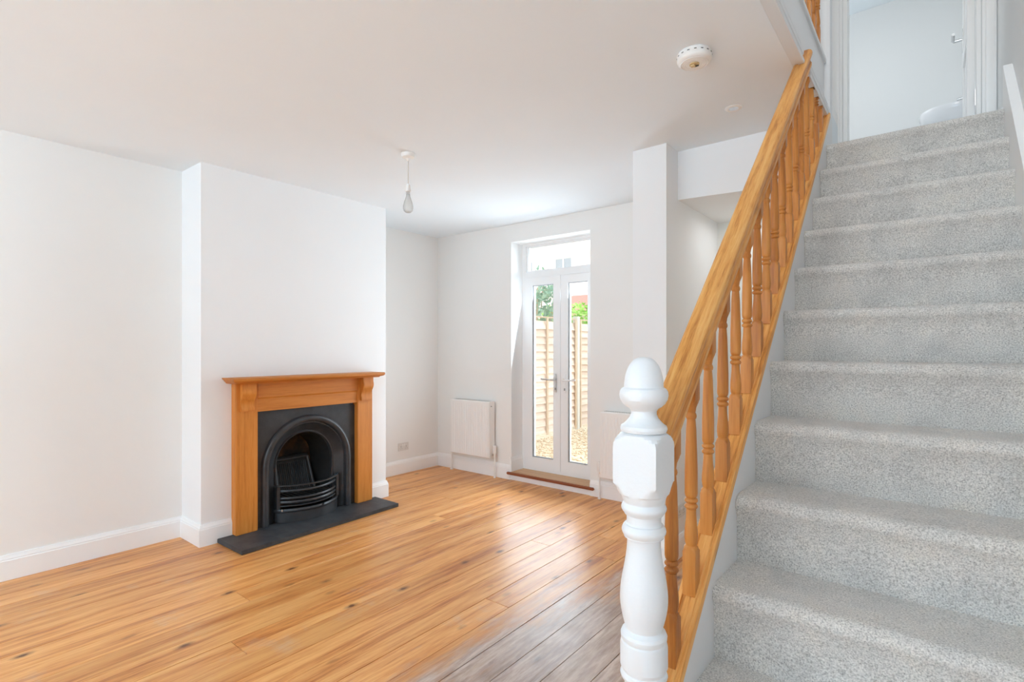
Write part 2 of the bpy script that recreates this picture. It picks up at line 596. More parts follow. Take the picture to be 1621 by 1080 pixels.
# upper storey seen up the stairwell
tag(MB().box(-1.6, XF - 0.02, -1.5, 4.20, H + 0.2, 2.96).build('floor_landing', 'trim_gloss'), 'upper landing floor above the living room ceiling', 'floor', kind='structure')
wall_yz('wall_landing', -1.7, -1.6, 0.5, 4.3, 2.9, UP, [], 'stairwell_paint', 'white wall behind the upper landing balusters')
wall_yz('wall_landing_side', -0.62, -0.549, 3.575, 4.20, ZL - 0.1, UP, [], 'stairwell_paint', 'white wall between landing newel and bathroom door')
wall_xz('wall_bathroom_door', 4.20, 4.30, -1.7, XR, 2.40, UP, [(-0.478, 0.2206, ZL - 0.01, 4.50)], 'stairwell_paint', 'white wall around the bathroom doorway')
wall_xz('wall_bathroom', 6.4, 6.5, -1.7, XR, 2.4, UP, [], 'bathroom_paint', 'pale grey white bathroom wall at the top of the stairs')
wall_yz('wall_bathroom_side', -1.7, -1.6, 4.3, 6.4, 2.4, UP, [(4.9, 5.9, 3.5, 4.6)], 'bathroom_paint', 'pale bathroom wall with a window opening')
tag(MB().box(-1.7, XR, 4.30, 6.45, 4.80, 4.9).build('ceiling_bathroom', 'ceiling_paint'), 'white bathroom ceiling', 'ceiling', kind='structure')
tag(MB().box(-1.7, XR, 4.30, 6.45, 2.41, ZL).build('floor_bathroom', 'ceramic'), 'white bathroom floor beyond the landing', 'floor', kind='structure')
tag(MB().box(-1.8, XR + 0.1, 0.4, 4.3, UP, UP + 0.1).build('ceiling_upper', 'ceiling_paint'), 'white ceiling above the stairwell', 'ceiling', kind='structure')
wall_xz('wall_stairwell', 0.8, 0.9, -1.7, XR, H + 0.2, UP, [(-0.42, 0.22, 3.6, 4.75)], 'stairwell_paint', 'stairwell wall over the foot of the stairs with a window opening')

# ------------------------------------------------------------------ floor boards
sub = tag(MB().box(-4.62, XR, YF, 4.35, -0.06, -0.022).build('floor', 'subfloor'), 'stripped pine floorboards of the living room', 'floor', kind='structure')
PW = 0.165
edges = [-1.776 + PW * i for i in range(-18, 13)]
k = 0
for i in range(len(edges) - 1):
    x0, x1 = edges[i] + 0.0011, edges[i + 1] - 0.0011
    x0, x1 = max(x0, -4.595), min(x1, XR - 0.002)
    if x1 - x0 < 0.02:
        continue
    far = YB - 0.002
    near = YF
    joints = [near, far]
    if abs(edges[i + 1] + 1.776) < 0.01:
        joints += [2.2, 3.45]
    else:
        q = near + random.uniform(2.0, 9.0)
        while q < far - 0.5:
            joints.append(q)
            q += random.uniform(4.0, 6.0)
    joints.sort()
    for j in range(len(joints) - 1):
        y0, y1 = joints[j] + 0.001, joints[j + 1] - 0.001
        dz = random.uniform(-0.0012, 0.0)
        # boards stop at the wall faces, not under them
        xa = x0
        pieces = [(xa, y0, y1)]
        if x0 < XC:
            pieces = []
            lim = [(YF, YC0, XL), (YC0, YC1, XC), (YC1, 9, XL2)]
            for a0, a1, xm in lim:
                if x1 <= xm + 0.004:
                    continue
                ya, yb = max(y0, a0), min(y1, a1)
                if yb - ya > 0.02:
                    pieces.append((max(x0, xm), ya, yb))
        for xa, ya, yb in pieces:
            MB().box(xa, x1, ya, yb, -0.022, dz).build('plank', 'floor_pine', sub, bevel=0.0012, segs=1)

# ------------------------------------------------------------------ baseboards
BH, BT = 0.150, 0.018
BPROF = [(0, 0), (BT, 0), (BT, BH - 0.034), (BT - 0.003, BH - 0.029), (BT - 0.003, BH - 0.022), (BT - 0.008, BH - 0.012), (BT - 0.011, BH), (0, BH)]


def baseboard(name, p0, p1, n, label, m0=0, m1=0, z0=0.0):
    """run from p0 to p1; n = direction into the room; m = mitre (+1 outside corner, -1 inside corner)"""
    p0, p1, n = Vector((*p0, 0)), Vector((*p1, 0)), Vector((*n, 0))
    d = (p1 - p0).normalized()
    r0 = [p0 + n * t - d * (t * m0) + Vector((0, 0, z0 + z)) for t, z in BPROF]
    r1 = [p1 + n * t + d * (t * m1) + Vector((0, 0, z0 + z)) for t, z in BPROF]
    o = MB().loft([r0, r1]).build(name, 'trim_gloss', smooth=25)
    return tag(o, label, 'baseboard', kind='structure')


baseboard('baseboard_left', (XL, YF), (XL, YC0), (1, 0), 'white skirting board along the left wall', 0, -1)
baseboard('baseboard_breast_return', (XL, YC0), (XC, YC0), (0, -1), 'white skirting on the near return of the chimney breast', -1, 1)
baseboard('baseboard_breast', (XC, YC0), (XC, 1.735), (1, 0), 'short white skirting between breast corner and mantel leg', 1, 0)
baseboard('baseboard_breast_far', (XC, 2.920), (XC, YC1), (1, 0), 'short white skirting past the far mantel leg', 0, 1)
baseboard('baseboard_breast_end', (XC, YC1), (XL2, YC1), (0, 1), 'white skirting on the far return of the chimney breast', 1, -1)
baseboard('baseboard_alcove', (XL2, YC1), (XL2, YB), (1, 0), 'white skirting board below the alcove socket', -1, -1)
baseboard('baseboard_back', (XL2, YB), (-3.4855, YB), (0, -1), 'white skirting board beneath the corner radiator', -1, 0)
baseboard('baseboard_door_reveal', (-3.4855, YB - BT), (-3.4855, 4.545), (1, 0), 'white skirting in the garden door reveal', 0, 0, 0.085)
baseboard('baseboard_back_right', (-2.525, YB), (XP0, YB), (0, -1), 'white skirting board right of the garden doors', 0, 0)
baseboard('baseboard_pier_front', (XP0, YP), (XP1, YP), (0, -1), 'white skirting across the front of the wall pier', 1, 1)
baseboard('baseboard_pier_side', (XP1, YP), (XP1, 4.25), (1, 0), 'white skirting along the lobby side of the pier', 1, 0)
baseboard('baseboard_lobby', (XP1 + BT, 4.25), (-0.515, 4.25), (0, -1), 'white skirting at the end of the lobby', 0, 0)

# ------------------------------------------------------------------ fireplace surround
t = thing('fireplace_surround', (-3.98, 2.32, 0.03), 'orange pine fire surround with corbels and a mantel shelf', 'mantelpiece')
XJ = -3.925
MB().box(-3.999, XJ, 1.735, 1.895, 0.0305, 1.130).build('leg', 'mantel_upright', t, bevel=0.005, segs=3)
MB().box(-3.999, XJ, 2.765, 2.920, 0.0305, 1.130).build('leg', 'mantel_upright', t, bevel=0.005, segs=3)
lp = [(-3.999, 0.912), (XJ - 0.012, 0.912), (XJ - 0.012, 1.005), (XJ - 0.008, 1.012), (XJ - 0.002, 1.018), (XJ - 0.002, 1.130), (-3.999, 1.130)]
MB().prism(lp, 1, 1.8951, 2.7649).build('frieze', 'mantel_across', t, smooth=20)


def corbel(y0, y1):
    pr = [(XJ, 0.925), (XJ + 0.022, 0.925), (XJ + 0.023, 0.940)]
    for i in range(13):
        s = i / 12
        pr.append((XJ + 0.022 + 0.026 * (0.5 - 0.5 * math.cos(PI * s)) - 0.009 * math.sin(2 * PI * s), 0.945 + 0.15 * s))
    pr += [(XJ + 0.048, 1.130), (XJ, 1.130)]
    return MB().prism(pr, 1, y0, y1).build('corbel', 'mantel_upright', t, bevel=0.003, segs=2)


corbel(1.762, 1.862)
corbel(2.790, 2.896)
sh = [(-3.999, 1.130), (-3.835, 1.130), (-3.833, 1.137), (-3.822, 1.140), (-3.806, 1.146), (-3.803, 1.151), (-3.80, 1.153), (-3.80, 1.166), (-3.804, 1.172), (-3.999, 1.172)]
rings = []
for pv, e in ((1.666, 0), (2.964, 0)):
    sgn = -1 if pv < 2 else 1
    rings.append([(x, pv - sgn * max(0, (-3.80 - x) if x > -3.9 else (0.035 if z < 1.15 and x < -3.9 and z <= 1.13 else 0.0)), z) for x, z in sh])
MB().loft(rings).build('mantel_shelf', 'mantel_across', t, bevel=0.0015, segs=1)

# slate hearth
hb = MB()
hb.add([(-3.985, 1.632, 0.0005), (-3.985, 2.995, 0.0005), (-3.655, 2.995, 0.0005), (-3.615, 1.636, 0.0005),
        (-3.985, 1.632, 0.030), (-3.985, 2.995, 0.030), (-3.655, 2.995, 0.030), (-3.615, 1.636, 0.030)],
       [(0, 1, 2, 3), (7, 6, 5, 4), (0, 4, 5, 1), (1, 5, 6, 2), (2, 6, 7, 3), (3, 7, 4, 0)])
tag(hb.build('hearth_slab', 'slate', bevel=0.003), 'dark slate hearth slab lying under the fireplace', 'hearth')

# cast iron insert
ins = thing('fireplace_insert', (-3.99, 2.33, 0.03), 'black cast iron arched fireplace insert with a curved grate', 'fireplace')
YA, ZA, ZB0 = 2.330, 0.455, 0.031
XI = -3.972


def arch(R, d, n=40):
    pts = [(XI + d, YA - R, ZB0), (XI + d, YA - R, ZB0 + (ZA - ZB0) * 0.5)]
    pts += [(XI + d, YA - R * math.cos(PI * i / n), ZA + R * math.sin(PI * i / n)) for i in range(n + 1)]
    pts += [(XI + d, YA + R, ZB0 + (ZA - ZB0) * 0.5), (XI + d, YA + R, ZB0)]
    return pts


# back plate: arch edge joined to the rectangle
in_r = arch(0.388, 0.0)
out_r = []
y0p, y1p, ztp = 1.8955, 2.7645, 0.9115
for (x, y, z) in in_r:
    dy, dz = y - YA, z - ZA
    if dz <= 0:
        out_r.append((x, y0p if dy < 0 else y1p, z))
    else:
        s1 = (ztp - ZA) / dz
        s2 = ((y1p - YA) if dy > 0 else (YA - y0p)) / abs(dy) if abs(dy) > 1e-6 else 9e9
        s = min(s1, s2)
        out_r.append((x, YA + dy * s, ZA + dz * s))
pb = MB()
pb.loft([in_r, out_r], closed=False, cap=False)
pb.loft([out_r, [(p[0] - 0.02, p[1], p[2]) for p in out_r]], closed=False, cap=False)
for sg in (y0p, y1p):
    pass
pb.add([(XI, y0p, ztp), (XI, in_r[2][1], ztp), (XI, y0p, ZA)], [])
pb.build('back_plate', 'cast_iron', ins)
# fill the two upper corners of the plate
for yc_ in (y0p, y1p):
    ang = [p for p in out_r if (p[1] == yc_ or abs(p[1] - yc_) < 1e-6) and p[2] > ZA]
bead = [(0.392, -0.002), (0.390, 0.006)] + [(0.3625 + 0.0265 * math.cos(PI * i / 10), 0.006 + 0.024 * math.sin(PI * i / 10)) for i in range(11)] + [(0.334, 0.0), (0.333, -0.01)]
MB().loft([arch(R, d) for R, d in bead], closed=False, cap=False).build('arch_bead', 'cast_iron', ins, smooth=50)
fun = [(0.334, -0.004), (0.326, -0.004), (0.322, -0.010), (0.262, -0.060), (0.256, -0.060)] + [(0.250 + 0.006 * math.cos(PI * i / 5), -0.058 + 0.007 * math.sin(PI * i / 5)) for i in range(6)] + [(0.243, -0.085)]
MB().loft([arch(R, d) for R, d in fun], closed=False, cap=False).build('arch_cheek', 'cast_iron', ins, smooth=35)
# firebox
fb = [(0.243, -0.085), (0.236, -0.14), (0.205, -0.34)]
MB().loft([arch(R, d) for R, d in fb], closed=False, cap=False).build('firebox', 'sooty_iron', ins, smooth=60)
bk = arch(0.215, -0.335)
MB().add(bk, [tuple(range(len(bk)))]).build('fireback', 'sooty_brick', ins)
# sloping ribbed fire panel
fp = MB()
ya, yb = YA - 0.175, YA + 0.175
zb_, zt_ = 0.19, 0.475
xb_, xt_ = XI - 0.19, XI - 0.285


def fpx(z):
    return xb_ + (xt_ - xb_) * (z - zb_) / (zt_ - zb_)


fp.add([(fpx(z), y, z) for y, z in ((ya, zb_), (yb, zb_), (yb - 0.02, zt_), (ya + 0.02, zt_))] +
       [(fpx(z) - 0.03, y, z) for y, z in ((ya, zb_), (yb, zb_), (yb - 0.02, zt_), (ya + 0.02, zt_))],
       [(0, 1, 2, 3), (7, 6, 5, 4), (0, 4, 5, 1), (1, 5, 6, 2), (2, 6, 7, 3), (3, 7, 4, 0)])
fpo = fp.build('fire_panel', 'sooty_iron', ins)
for i in range(15):
    y = ya + 0.055 + i * (yb - ya - 0.11) / 14
    MB().add([(fpx(z) + dx, y + dy, z) for z in (zb_ + 0.0, zt_ - 0.05) for dx, dy in ((0.0005, -0.005), (0.007, 0), (0.0005, 0.005))],
             [(0, 1, 4, 3), (1, 2, 5, 4), (0, 3, 5, 2), (0, 2, 1), (3, 4, 5)]).build('rib', 'cast_iron', fpo)
fr = MB()
for a_, b_ in (((ya + 0.012, zb_), (ya + 0.030, zt_ - 0.02)), ((yb - 0.012, zb_), (yb - 0.030, zt_ - 0.02)), ((ya + 0.030, zt_ - 0.02), (yb - 0.030, zt_ - 0.02))):
    fr.tube([(fpx(a_[1]) + 0.004, a_[0], a_[1]), (fpx(b_[1]) + 0.004, b_[0], b_[1])], 0.013, 8)
fr.build('panel_frame', 'cast_iron', fpo, smooth=50)

# bowed basket grate
YG0, YG1 = 2.055, 2.605


def bow(s, out=0.135, inset=0.0):
    y = YG0 + inset + (YG1 - YG0 - 2 * inset) * s
    return XI - 0.012 + out * math.sin(PI * s) ** 0.75, y


def band(name, z0, z1, th, out, inset=0.0, round_=True):
    rings = []
    for i in range(25):
        s = i / 24
        x, y = bow(s, out, inset)
        e = 0.35 if round_ else 0.0
        h = z1 - z0
        sec = [(-th, z0), (0 - th * 0.3 * round_, z0), (0, z0 + h * e), (0, z1 - h * e), (0 - th * 0.3 * round_, z1), (-th, z1)]
        rings.append([(x + q, y, z) for q, z in sec])
    return MB().loft(rings).build(name, 'cast_iron', ins, smooth=45)


band('grate_bar', 0.312, 0.320, 0.022, 0.142, -0.006, 0)
band('grate_bar', 0.262, 0.280, 0.016, 0.125, 0.02)
band('grate_bar', 0.205, 0.223, 0.016, 0.125, 0.02)
band('grate_bar', 0.172, 0.194, 0.018, 0.128, 0.02)
band('grate_bar', 0.148, 0.160, 0.018, 0.118, 0.02)
band('grate_rim', 0.108, 0.134, 0.024, 0.142, 0.0)
band('ash_apron', 0.031, 0.106, 0.014, 0.130, 0.004, 0)
for s, y in ((0, YG0), (1, YG1)):
    yo = y + (0.004 if s == 0 else -0.030)
    MB().box(XI - 0.04, XI + 0.012, yo, yo + 0.026, 0.136, 0.312).build('end_plate', 'cast_iron', ins, bevel=0.003)
for s in (0.06, 0.6):
    x, y = bow(s, 0.142)
    MB().lathe([(0.008, -0.008), (0.008, 0.004), (0.004, 0.008)], (x + 0.002, y, 0.130), 10).build('bolt', 'chrome' if s < 0.1 else 'cast_iron', ins, smooth=40)
for i in range(13):
    y = YG0 + 0.06 + i * (YG1 - YG0 - 0.12) / 12
    so = math.sin(PI * (y - YG0) / (YG1 - YG0)) ** 0.75
    MB().box(XI - 0.19, XI - 0.035 + 0.10 * so, y - 0.006, y + 0.006, 0.196, 0.206).build('grate_slat', 'sooty_iron', ins)

# ------------------------------------------------------------------ garden doors
d1 = thing('door_1', (-3.005, 4.60, 0.085), 'white glazed double garden doors with a toplight above', 'door', kind='structure')
DX0, DX1, YD = -3.4853, -2.5252, 4.548
DY0, DY1 = 4.545, 4.615
fz0, fz1 = 0.086, 2.530
fm = MB()
fm.box(DX0, DX0 + 0.052, DY0, DY1, fz0, 2.5045).box(DX1 - 0.052, DX1, DY0, DY1, fz0, 2.5045)
fm.box(DX0 + 0.052, DX1 - 0.052, DY0, DY1, 2.475, 2.5045).box(DX0 + 0.052, DX1 - 0.052, DY0, DY1, 2.135, 2.195)
fm.box(DX0 + 0.052, DX1 - 0.052, DY0, DY1, fz0, 0.112)
fm.build('door_frame', 'upvc', d1)
tb = MB()
xa, xb = DX0 + 0.052, DX1 - 0.052
tb.box(xa, xa + 0.022, DY0 + 0.012, DY1 - 0.01, 2.195, 2.475).box(xb - 0.022, xb, DY0 + 0.012, DY1 - 0.01, 2.195, 2.475)
tb.box(xa + 0.022, xb - 0.022, DY0 + 0.012, DY1 - 0.01, 2.195, 2.212).box(xa + 0.022, xb - 0.022, DY0 + 0.012, DY1 - 0.01, 2.458, 2.475)
top = tb.build('toplight', 'upvc', d1)
MB().box(xa + 0.0222, xb - 0.0222, 4.578, 4.584, 2.2122, 2.4578).build('pane', 'pane_glass', top)
XM = -2.985


def leaf(x0, x1, hinge_left):
    st = 0.088
    z0, z1 = 0.114, 2.133
    ya_, yb_ = DY0 - 0.006, DY1 - 0.012
    m_ = MB()
    m_.box(x0, x0 + st, ya_, yb_, z0, z1).box(x1 - st, x1, ya_, yb_, z0, z1)
    m_.box(x0 + st, x1 - st, ya_, yb_, z0, z0 + 0.115).box(x0 + st, x1 - st, ya_, yb_, z1 - 0.082, z1)
    l = m_.build('door_leaf', 'upvc', d1)
    gz0, gz1 = z0 + 0.115, z1 - 0.082
    g_ = MB()
    ga, gb = x0 + st, x1 - st
    e = 0.007
    g_.box(ga, ga + e, ya_ + 0.012, ya_ + 0.024, gz0, gz1).box(gb - e, gb, ya_ + 0.012, ya_ + 0.024, gz0, gz1)
    g_.box(ga + e, gb - e, ya_ + 0.012, ya_ + 0.024, gz0, gz0 + e).box(ga + e, gb - e, ya_ + 0.012, ya_ + 0.024, gz1 - e, gz1)
    g_.build('gasket', 'grey_gasket', l)
    MB().box(ga + 0.0002, gb - 0.0002, ya_ + 0.026, ya_ + 0.032, gz0 + 0.0002, gz1 - 0.0002).build('pane', 'pane_glass', l)
    hx = x1 - 0.055 if hinge_left else x0 + 0.055
    sg = -1 if hinge_left else 1
    MB().box(hx - 0.013, hx + 0.013, ya_ - 0.010, ya_ - 0.0002, 0.93, 1.12).build('handle_plate', 'satin_metal' if hinge_left else 'upvc', l, bevel=0.004)
    MB().tube([(hx, ya_ - 0.012, 1.060), (hx, ya_ - 0.045, 1.060), (hx + sg * 0.012, ya_ - 0.055, 1.060), (hx + sg * 0.13, ya_ - 0.055, 1.062), (hx + sg * 0.15, ya_ - 0.050, 1.066)], 0.009, 10).build('handle_lever', 'satin_metal' if hinge_left else 'upvc', l, smooth=50)
    MB().lathe([(0.007, -0.012), (0.007, 0.012)], (hx, ya_ - 0.012, 0.965), 10).build('keyhole', 'grey_gasket', l)
    MB().lathe([(0.001, 0), (0.011, 0.002), (0.014, 0.012), (0.011, 0.022), (0.001, 0.024)], (hx, ya_ - 0.034, 1.048), 12, False).build('handle_boss', 'brass' if not hinge_left else 'satin_metal', l, smooth=50)


leaf(DX0 + 0.054, XM - 0.002, True)
leaf(XM + 0.002, DX1 - 0.054, False)

rl = MB()
rl.box(DX0 + 0.0002, DX0 + 0.004, YB - 0.0005, 4.5448, 0.2352, 2.5048).box(DX1 - 0.004, DX1 - 0.0002, YB - 0.0005, 4.5448, 0.086, 2.5048).box(DX0 + 0.004, DX1 - 0.004, YB - 0.0005, 4.5448, 2.5005, 2.5048)
tag(rl.build('trim_2', 'trim_gloss'), 'white lining of the garden door reveal', 'trim', kind='structure')
sl = thing('door_sill', (-3.0, 4.45, 0.0), 'pine sill board with a dark red nosing below the garden doors', 'sill')
MB().box(DX0 + 0.001, DX1 - 0.001, YB - 0.012, 4.63, 0.060, 0.0845).build('sill_board', 'sill_board', sl)
MB().box(DX0 + 0.001, DX1 - 0.001, YB - 0.010, 4.62, 0.0005, 0.0598).build('sill_riser', 'trim_gloss', sl)
MB().box(-3.515, -2.470, YB - 0.048, YB - 0.0185, 0.058, 0.084).build('nosing', 'red_nosing', sl, bevel=0.008, segs=3)

# ------------------------------------------------------------------ radiators
def radiator(x0, x1, label, valve_right, pipes):
    yf, yb_ = 4.248, 4.338
    z0, z1 = 0.205, 0.808
    r = thing('radiator', ((x0 + x1) / 2, 4.30, 0.0), label, 'radiator')
    n = max(4, round((x1 - x0 - 0.05) / 0.0335))
    p = (x1 - x0 - 0.05) / n
    prof = [(x0 + 0.004, yf + 0.004), (x0 + 0.02, yf)]
    for i in range(n):
        a_ = x0 + 0.025 + i * p
        prof += [(a_ + 0.15 * p, yf), (a_ + 0.32 * p, yf + 0.005), (a_ + 0.62 * p, yf + 0.005), (a_ + 0.80 * p, yf)]
    prof += [(x1 - 0.02, yf), (x1 - 0.004, yf + 0.004)]
    flat = [(x, yf + 0.002) for x, y in prof]
    rings = [[(x, y + 0.006, z0 + 0.001) for x, y in flat], [(x, y, z0 + 0.008) for x, y in flat], [(x, y, z0 + 0.040) for x, y in flat],
             [(x, y, z0 + 0.060) for x, y in prof], [(x, y, z1 - 0.062) for x, y in prof], [(x, y, z1 - 0.042) for x, y in flat],
             [(x, y, z1 - 0.008) for x, y in flat], [(x, y + 0.006, z1 - 0.001) for x, y in flat]]
    back = [[(x, yf + 0.030, q[0][2]) for x, y, z in q] for q in (rings[-1], rings[0])]
    MB().loft(rings + back + [rings[0]], closed=False, cap=False).build('front_panel', 'radiator_enamel', r, smooth=30)
    MB().box(x0 + 0.004, x1 - 0.004, yb_ - 0.02, yb_, z0 + 0.01, z1 - 0.004).build('rear_panel', 'radiator_enamel', r, bevel=0.003)
    for s in (x0, x1 - 0.006):
        MB().box(s, s + 0.006, yf + 0.006, yb_ - 0.001, z0 + 0.004, z1 + 0.002).build('side_cover', 'radiator_enamel', r, bevel=0.002)
    g = MB().box(x0 + 0.007, x1 - 0.007, yf + 0.012, yb_ - 0.002, z1 - 0.003, z1 + 0.003).build('top_grille', 'radiator_enamel', r)
    for i in range(int((x1 - x0 - 0.06) / 0.022)):
        xx = x0 + 0.03 + i * 0.022
        MB().box(xx, xx + 0.011, yf + 0.022, yb_ - 0.014, z1 + 0.0031, z1 + 0.0038).build('grille_slot', 'socket_slot', g)
    vx = x1 + 0.030 if valve_right else x0 - 0.030
    vy = 4.298
    v = MB().lathe([(0.009, -0.045), (0.012, -0.04), (0.012, 0.0), (0.018, 0.002), (0.021, 0.012), (0.020, 0.075), (0.017, 0.082)], (vx, vy, z0 + 0.055), 16).build('valve', 'white_plastic', r, smooth=35)
    MB().tube([(vx, vy, z0 + 0.035), (x1 + 0.0005 if valve_right else x0 - 0.0005, vy, z0 + 0.035)], 0.010, 10).build('union', 'chrome' if valve_right else 'brass', v, smooth=50)
    MB().tube([(vx, vy, z0 + 0.012), (vx + 0.002, vy, 0.1), (vx, vy, 0.0015)], 0.0078, 10).build('pipe', 'white_plastic', r, smooth=60)
    MB().lathe([(0.010, 0.0012), (0.016, 0.0012), (0.015, 0.007), (0.009, 0.008)], (vx, vy, 0), 14).build('pipe_collar', 'white_plastic', r, smooth=40)
    if pipes:
        ox = x0 - 0.024 if valve_right else x1 + 0.024
        MB().lathe([(0.008, -0.03), (0.011, -0.025), (0.011, 0.03), (0.009, 0.034)], (ox, vy, z0 + 0.055), 14).build('lockshield', 'white_plastic', r, smooth=40)
        MB().tube([(ox, vy, z0 + 0.03), (ox, vy, 0.0015)], 0.0078, 10).build('pipe', 'white_plastic', r, smooth=60)
        MB().lathe([(0.010, 0.0012), (0.020, 0.0012), (0.018, 0.010), (0.009, 0.012)], (ox, vy, 0), 14).build('pipe_collar', 'white_plastic', r, smooth=40)
        MB().tube([(ox, vy, z0 + 0.05), (x0 - 0.0005 if valve_right else x1 + 0.0005, vy, z0 + 0.05)], 0.009, 10).build('union', 'white_plastic', r, smooth=50)
    MB().lathe([(0.005, 0.0), (0.008, 0.0), (0.008, 0.006), (0.004, 0.008)], (x1 - 0.003, vy - 0.02, z1 - 0.05), 10).build('bleed_plug', 'dark_gap', r)
    return r


radiator(-4.285, -3.695, 'white ribbed radiator in the corner beside the alcove socket', True, True)
radiator(-2.372, -1.66, 'white ribbed radiator between garden doors and wall pier', False, False)

# ------------------------------------------------------------------ sockets
def socket(c, wall_n, label, blank=False):
    """wall_n = outward normal along x; plate 146 x 86 mm"""
    s = thing('wall_socket', c, label, 'socket')
    x, y, z = c
    MB().box(x + 0.0003, x + 0.009, y - 0.073, y + 0.073, z - 0.043, z + 0.043).build('face_plate', 'socket_plastic', s, bevel=0.003)
    for dy in (-0.036, 0.036):
        MB().box(x + 0.0091, x + 0.0098, y + dy - 0.004, y + dy + 0.004, z - 0.006, z + 0.010).build('earth_slot', 'socket_slot', s)
        for e in (-0.011, 0.011):
            MB().box(x + 0.0091, x + 0.0098, y + dy + e - 0.0035, y + dy + e + 0.0035, z - 0.022, z - 0.016).build('pin_slot', 'socket_slot', s)
        MB().box(x + 0.0091, x + 0.013, y + dy * 0.35 - 0.007, y + dy * 0.35 + 0.007, z + 0.010, z + 0.030).build('rocker_switch', 'white_plastic', s, bevel=0.002)


socket((XL2, 3.828, 0.294), 1, 'white double wall socket in the alcove by the fireplace')
socket((XP1, 3.468, 0.300), 1, 'white double wall socket on the pier behind the banister')

# ------------------------------------------------------------------ pendant bulb
pl = thing('pendant_light', (-2.745, 2.329, H), 'bare clear bulb hanging from a white ceiling rose', 'light')
c = (-2.745, 2.329, 0)
MB().lathe([(0.046, H - 0.001), (0.046, H - 0.012), (0.040, H - 0.026), (0.018, H - 0.034), (0.010, H - 0.048), (0.006, H - 0.052)], c, 28).build('ceiling_rose', 'white_plastic', pl, smooth=35)
MB().tube([(c[0], c[1], H - 0.05), (c[0], c[1], 2.475)], 0.0042, 8).build('cord', 'socket_plastic', pl, smooth=60)
MB().lathe([(0.006, 2.485), (0.012, 2.478), (0.015, 2.465), (0.0155, 2.447), (0.0185, 2.446), (0.0185, 2.432), (0.017, 2.431)], c, 20).build('lamp_holder', 'white_plastic', pl, smooth=35)
MB().lathe([(0.0125, 2.431), (0.0125, 2.410)], c, 18).build('bulb_cap', 'chrome', pl, smooth=50)
gp = [(0.0128, 2.414), (0.014, 2.402), (0.020, 2.382), (0.028, 2.360), (0.0335, 2.335), (0.0335, 2.318), (0.029, 2.303), (0.018, 2.294), (0.002, 2.291)]
MB().lathe(gp, c, 28, False).build('bulb', 'bulb_glass', pl, smooth=70)
MB().lathe([(0.006, 2.412), (0.005, 2.385), (0.002, 2.380)], c, 10).build('filament_stem', 'white_plastic', pl, smooth=60)
MB().tube([(c[0] - 0.012, c[1], 2.345), (c[0] - 0.003, c[1], 2.382), (c[0] + 0.003, c[1], 2.382), (c[0] + 0.012, c[1], 2.345), (c[0], c[1] + 0.006, 2.352), (c[0] - 0.012, c[1], 2.345)], 0.0012, 6).build('filament', 'filament', pl)

# ------------------------------------------------------------------ smoke alarm and downlight
sa = thing('smoke_alarm', (-0.825, 2.325, H), 'round white smoke alarm with an open yellowed centre on the ceiling', 'smoke alarm')
c = (-0.825, 2.325, 0)
MB().lathe([(0.071, H - 0.0005), (0.073, H - 0.006), (0.073, H - 0.030), (0.070, H - 0.037), (0.064, H - 0.042), (0.050, H - 0.045), (0.028, H - 0.0465)], c, 48).build('body', 'white_plastic', sa, smooth=30)
for R, w in ((0.056, 0.0016), (0.046, 0.0016), (0.037, 0.0014)):
    MB().lathe([(R, H - 0.0438 - (0.07 - R) * 0.06), (R + w, H - 0.0470), (R + 2 * w, H - 0.0438 - (0.07 - R) * 0.06)], c, 40, False).build('ring', 'white_plastic', sa, smooth=30)
MB().lathe([(0.021, H - 0.0466), (0.021, H - 0.050), (0.016, H - 0.051)], c, 24).build('sensor_cup', 'yellowed_plastic', sa, smooth=30)
MB().box(c[0] - 0.014, c[0] + 0.004, c[1] - 0.012, c[1] + 0.004, H - 0.058, H - 0.0511).build('battery_tab', 'yellowed_plastic', sa, bevel=0.001)
MB().box(c[0] - 0.002, c[0] + 0.016, c[1] + 0.006, c[1] + 0.010, H - 0.056, H - 0.0511).build('vent_slot', 'dark_gap', sa)
for i in range(16):
    a_ = 2 * PI * i / 16
    x, y = c[0] + 0.0732 * math.cos(a_), c[1] + 0.0732 * math.sin(a_)
    q = MB().box(-0.0006, 0.0006, -0.005, 0.005, -0.0015, 0.0015).build('side_vent', 'dark_gap', sa, loc=(x, y, H - 0.015))
    q.rotation_euler = (0, 0, a_)

dl = thing('downlight', (-0.847, 2.985, H), 'small round white downlight recessed in the ceiling near the stairs', 'light')
c = (-0.847, 2.985, 0)
MB().lathe([(0.024, H - 0.0002), (0.043, H - 0.0002), (0.043, H - 0.003), (0.038, H - 0.006), (0.028, H - 0.007), (0.024, H - 0.004)], c, 36, False).build('bezel', 'white_plastic', dl, smooth=30)
MB().lathe([(0.024, H - 0.0004), (0.024, H - 0.0040), (0.016, H - 0.0050)], c, 28).build('lens', 'chrome', dl, smooth=30)

# ------------------------------------------------------------------ staircase
G, R_ = 0.212, 0.1943
Y10 = 3.337
st = thing('staircase', (-0.1, 0.8, 0.0), 'grey carpeted staircase rising to a half landing', 'stairs')
NS = 13                                     # first tread ... half landing


def nose(k):                                # k = 1..13
    return Y10 - (13 - k) * G, ZL - (13 - k) * R_


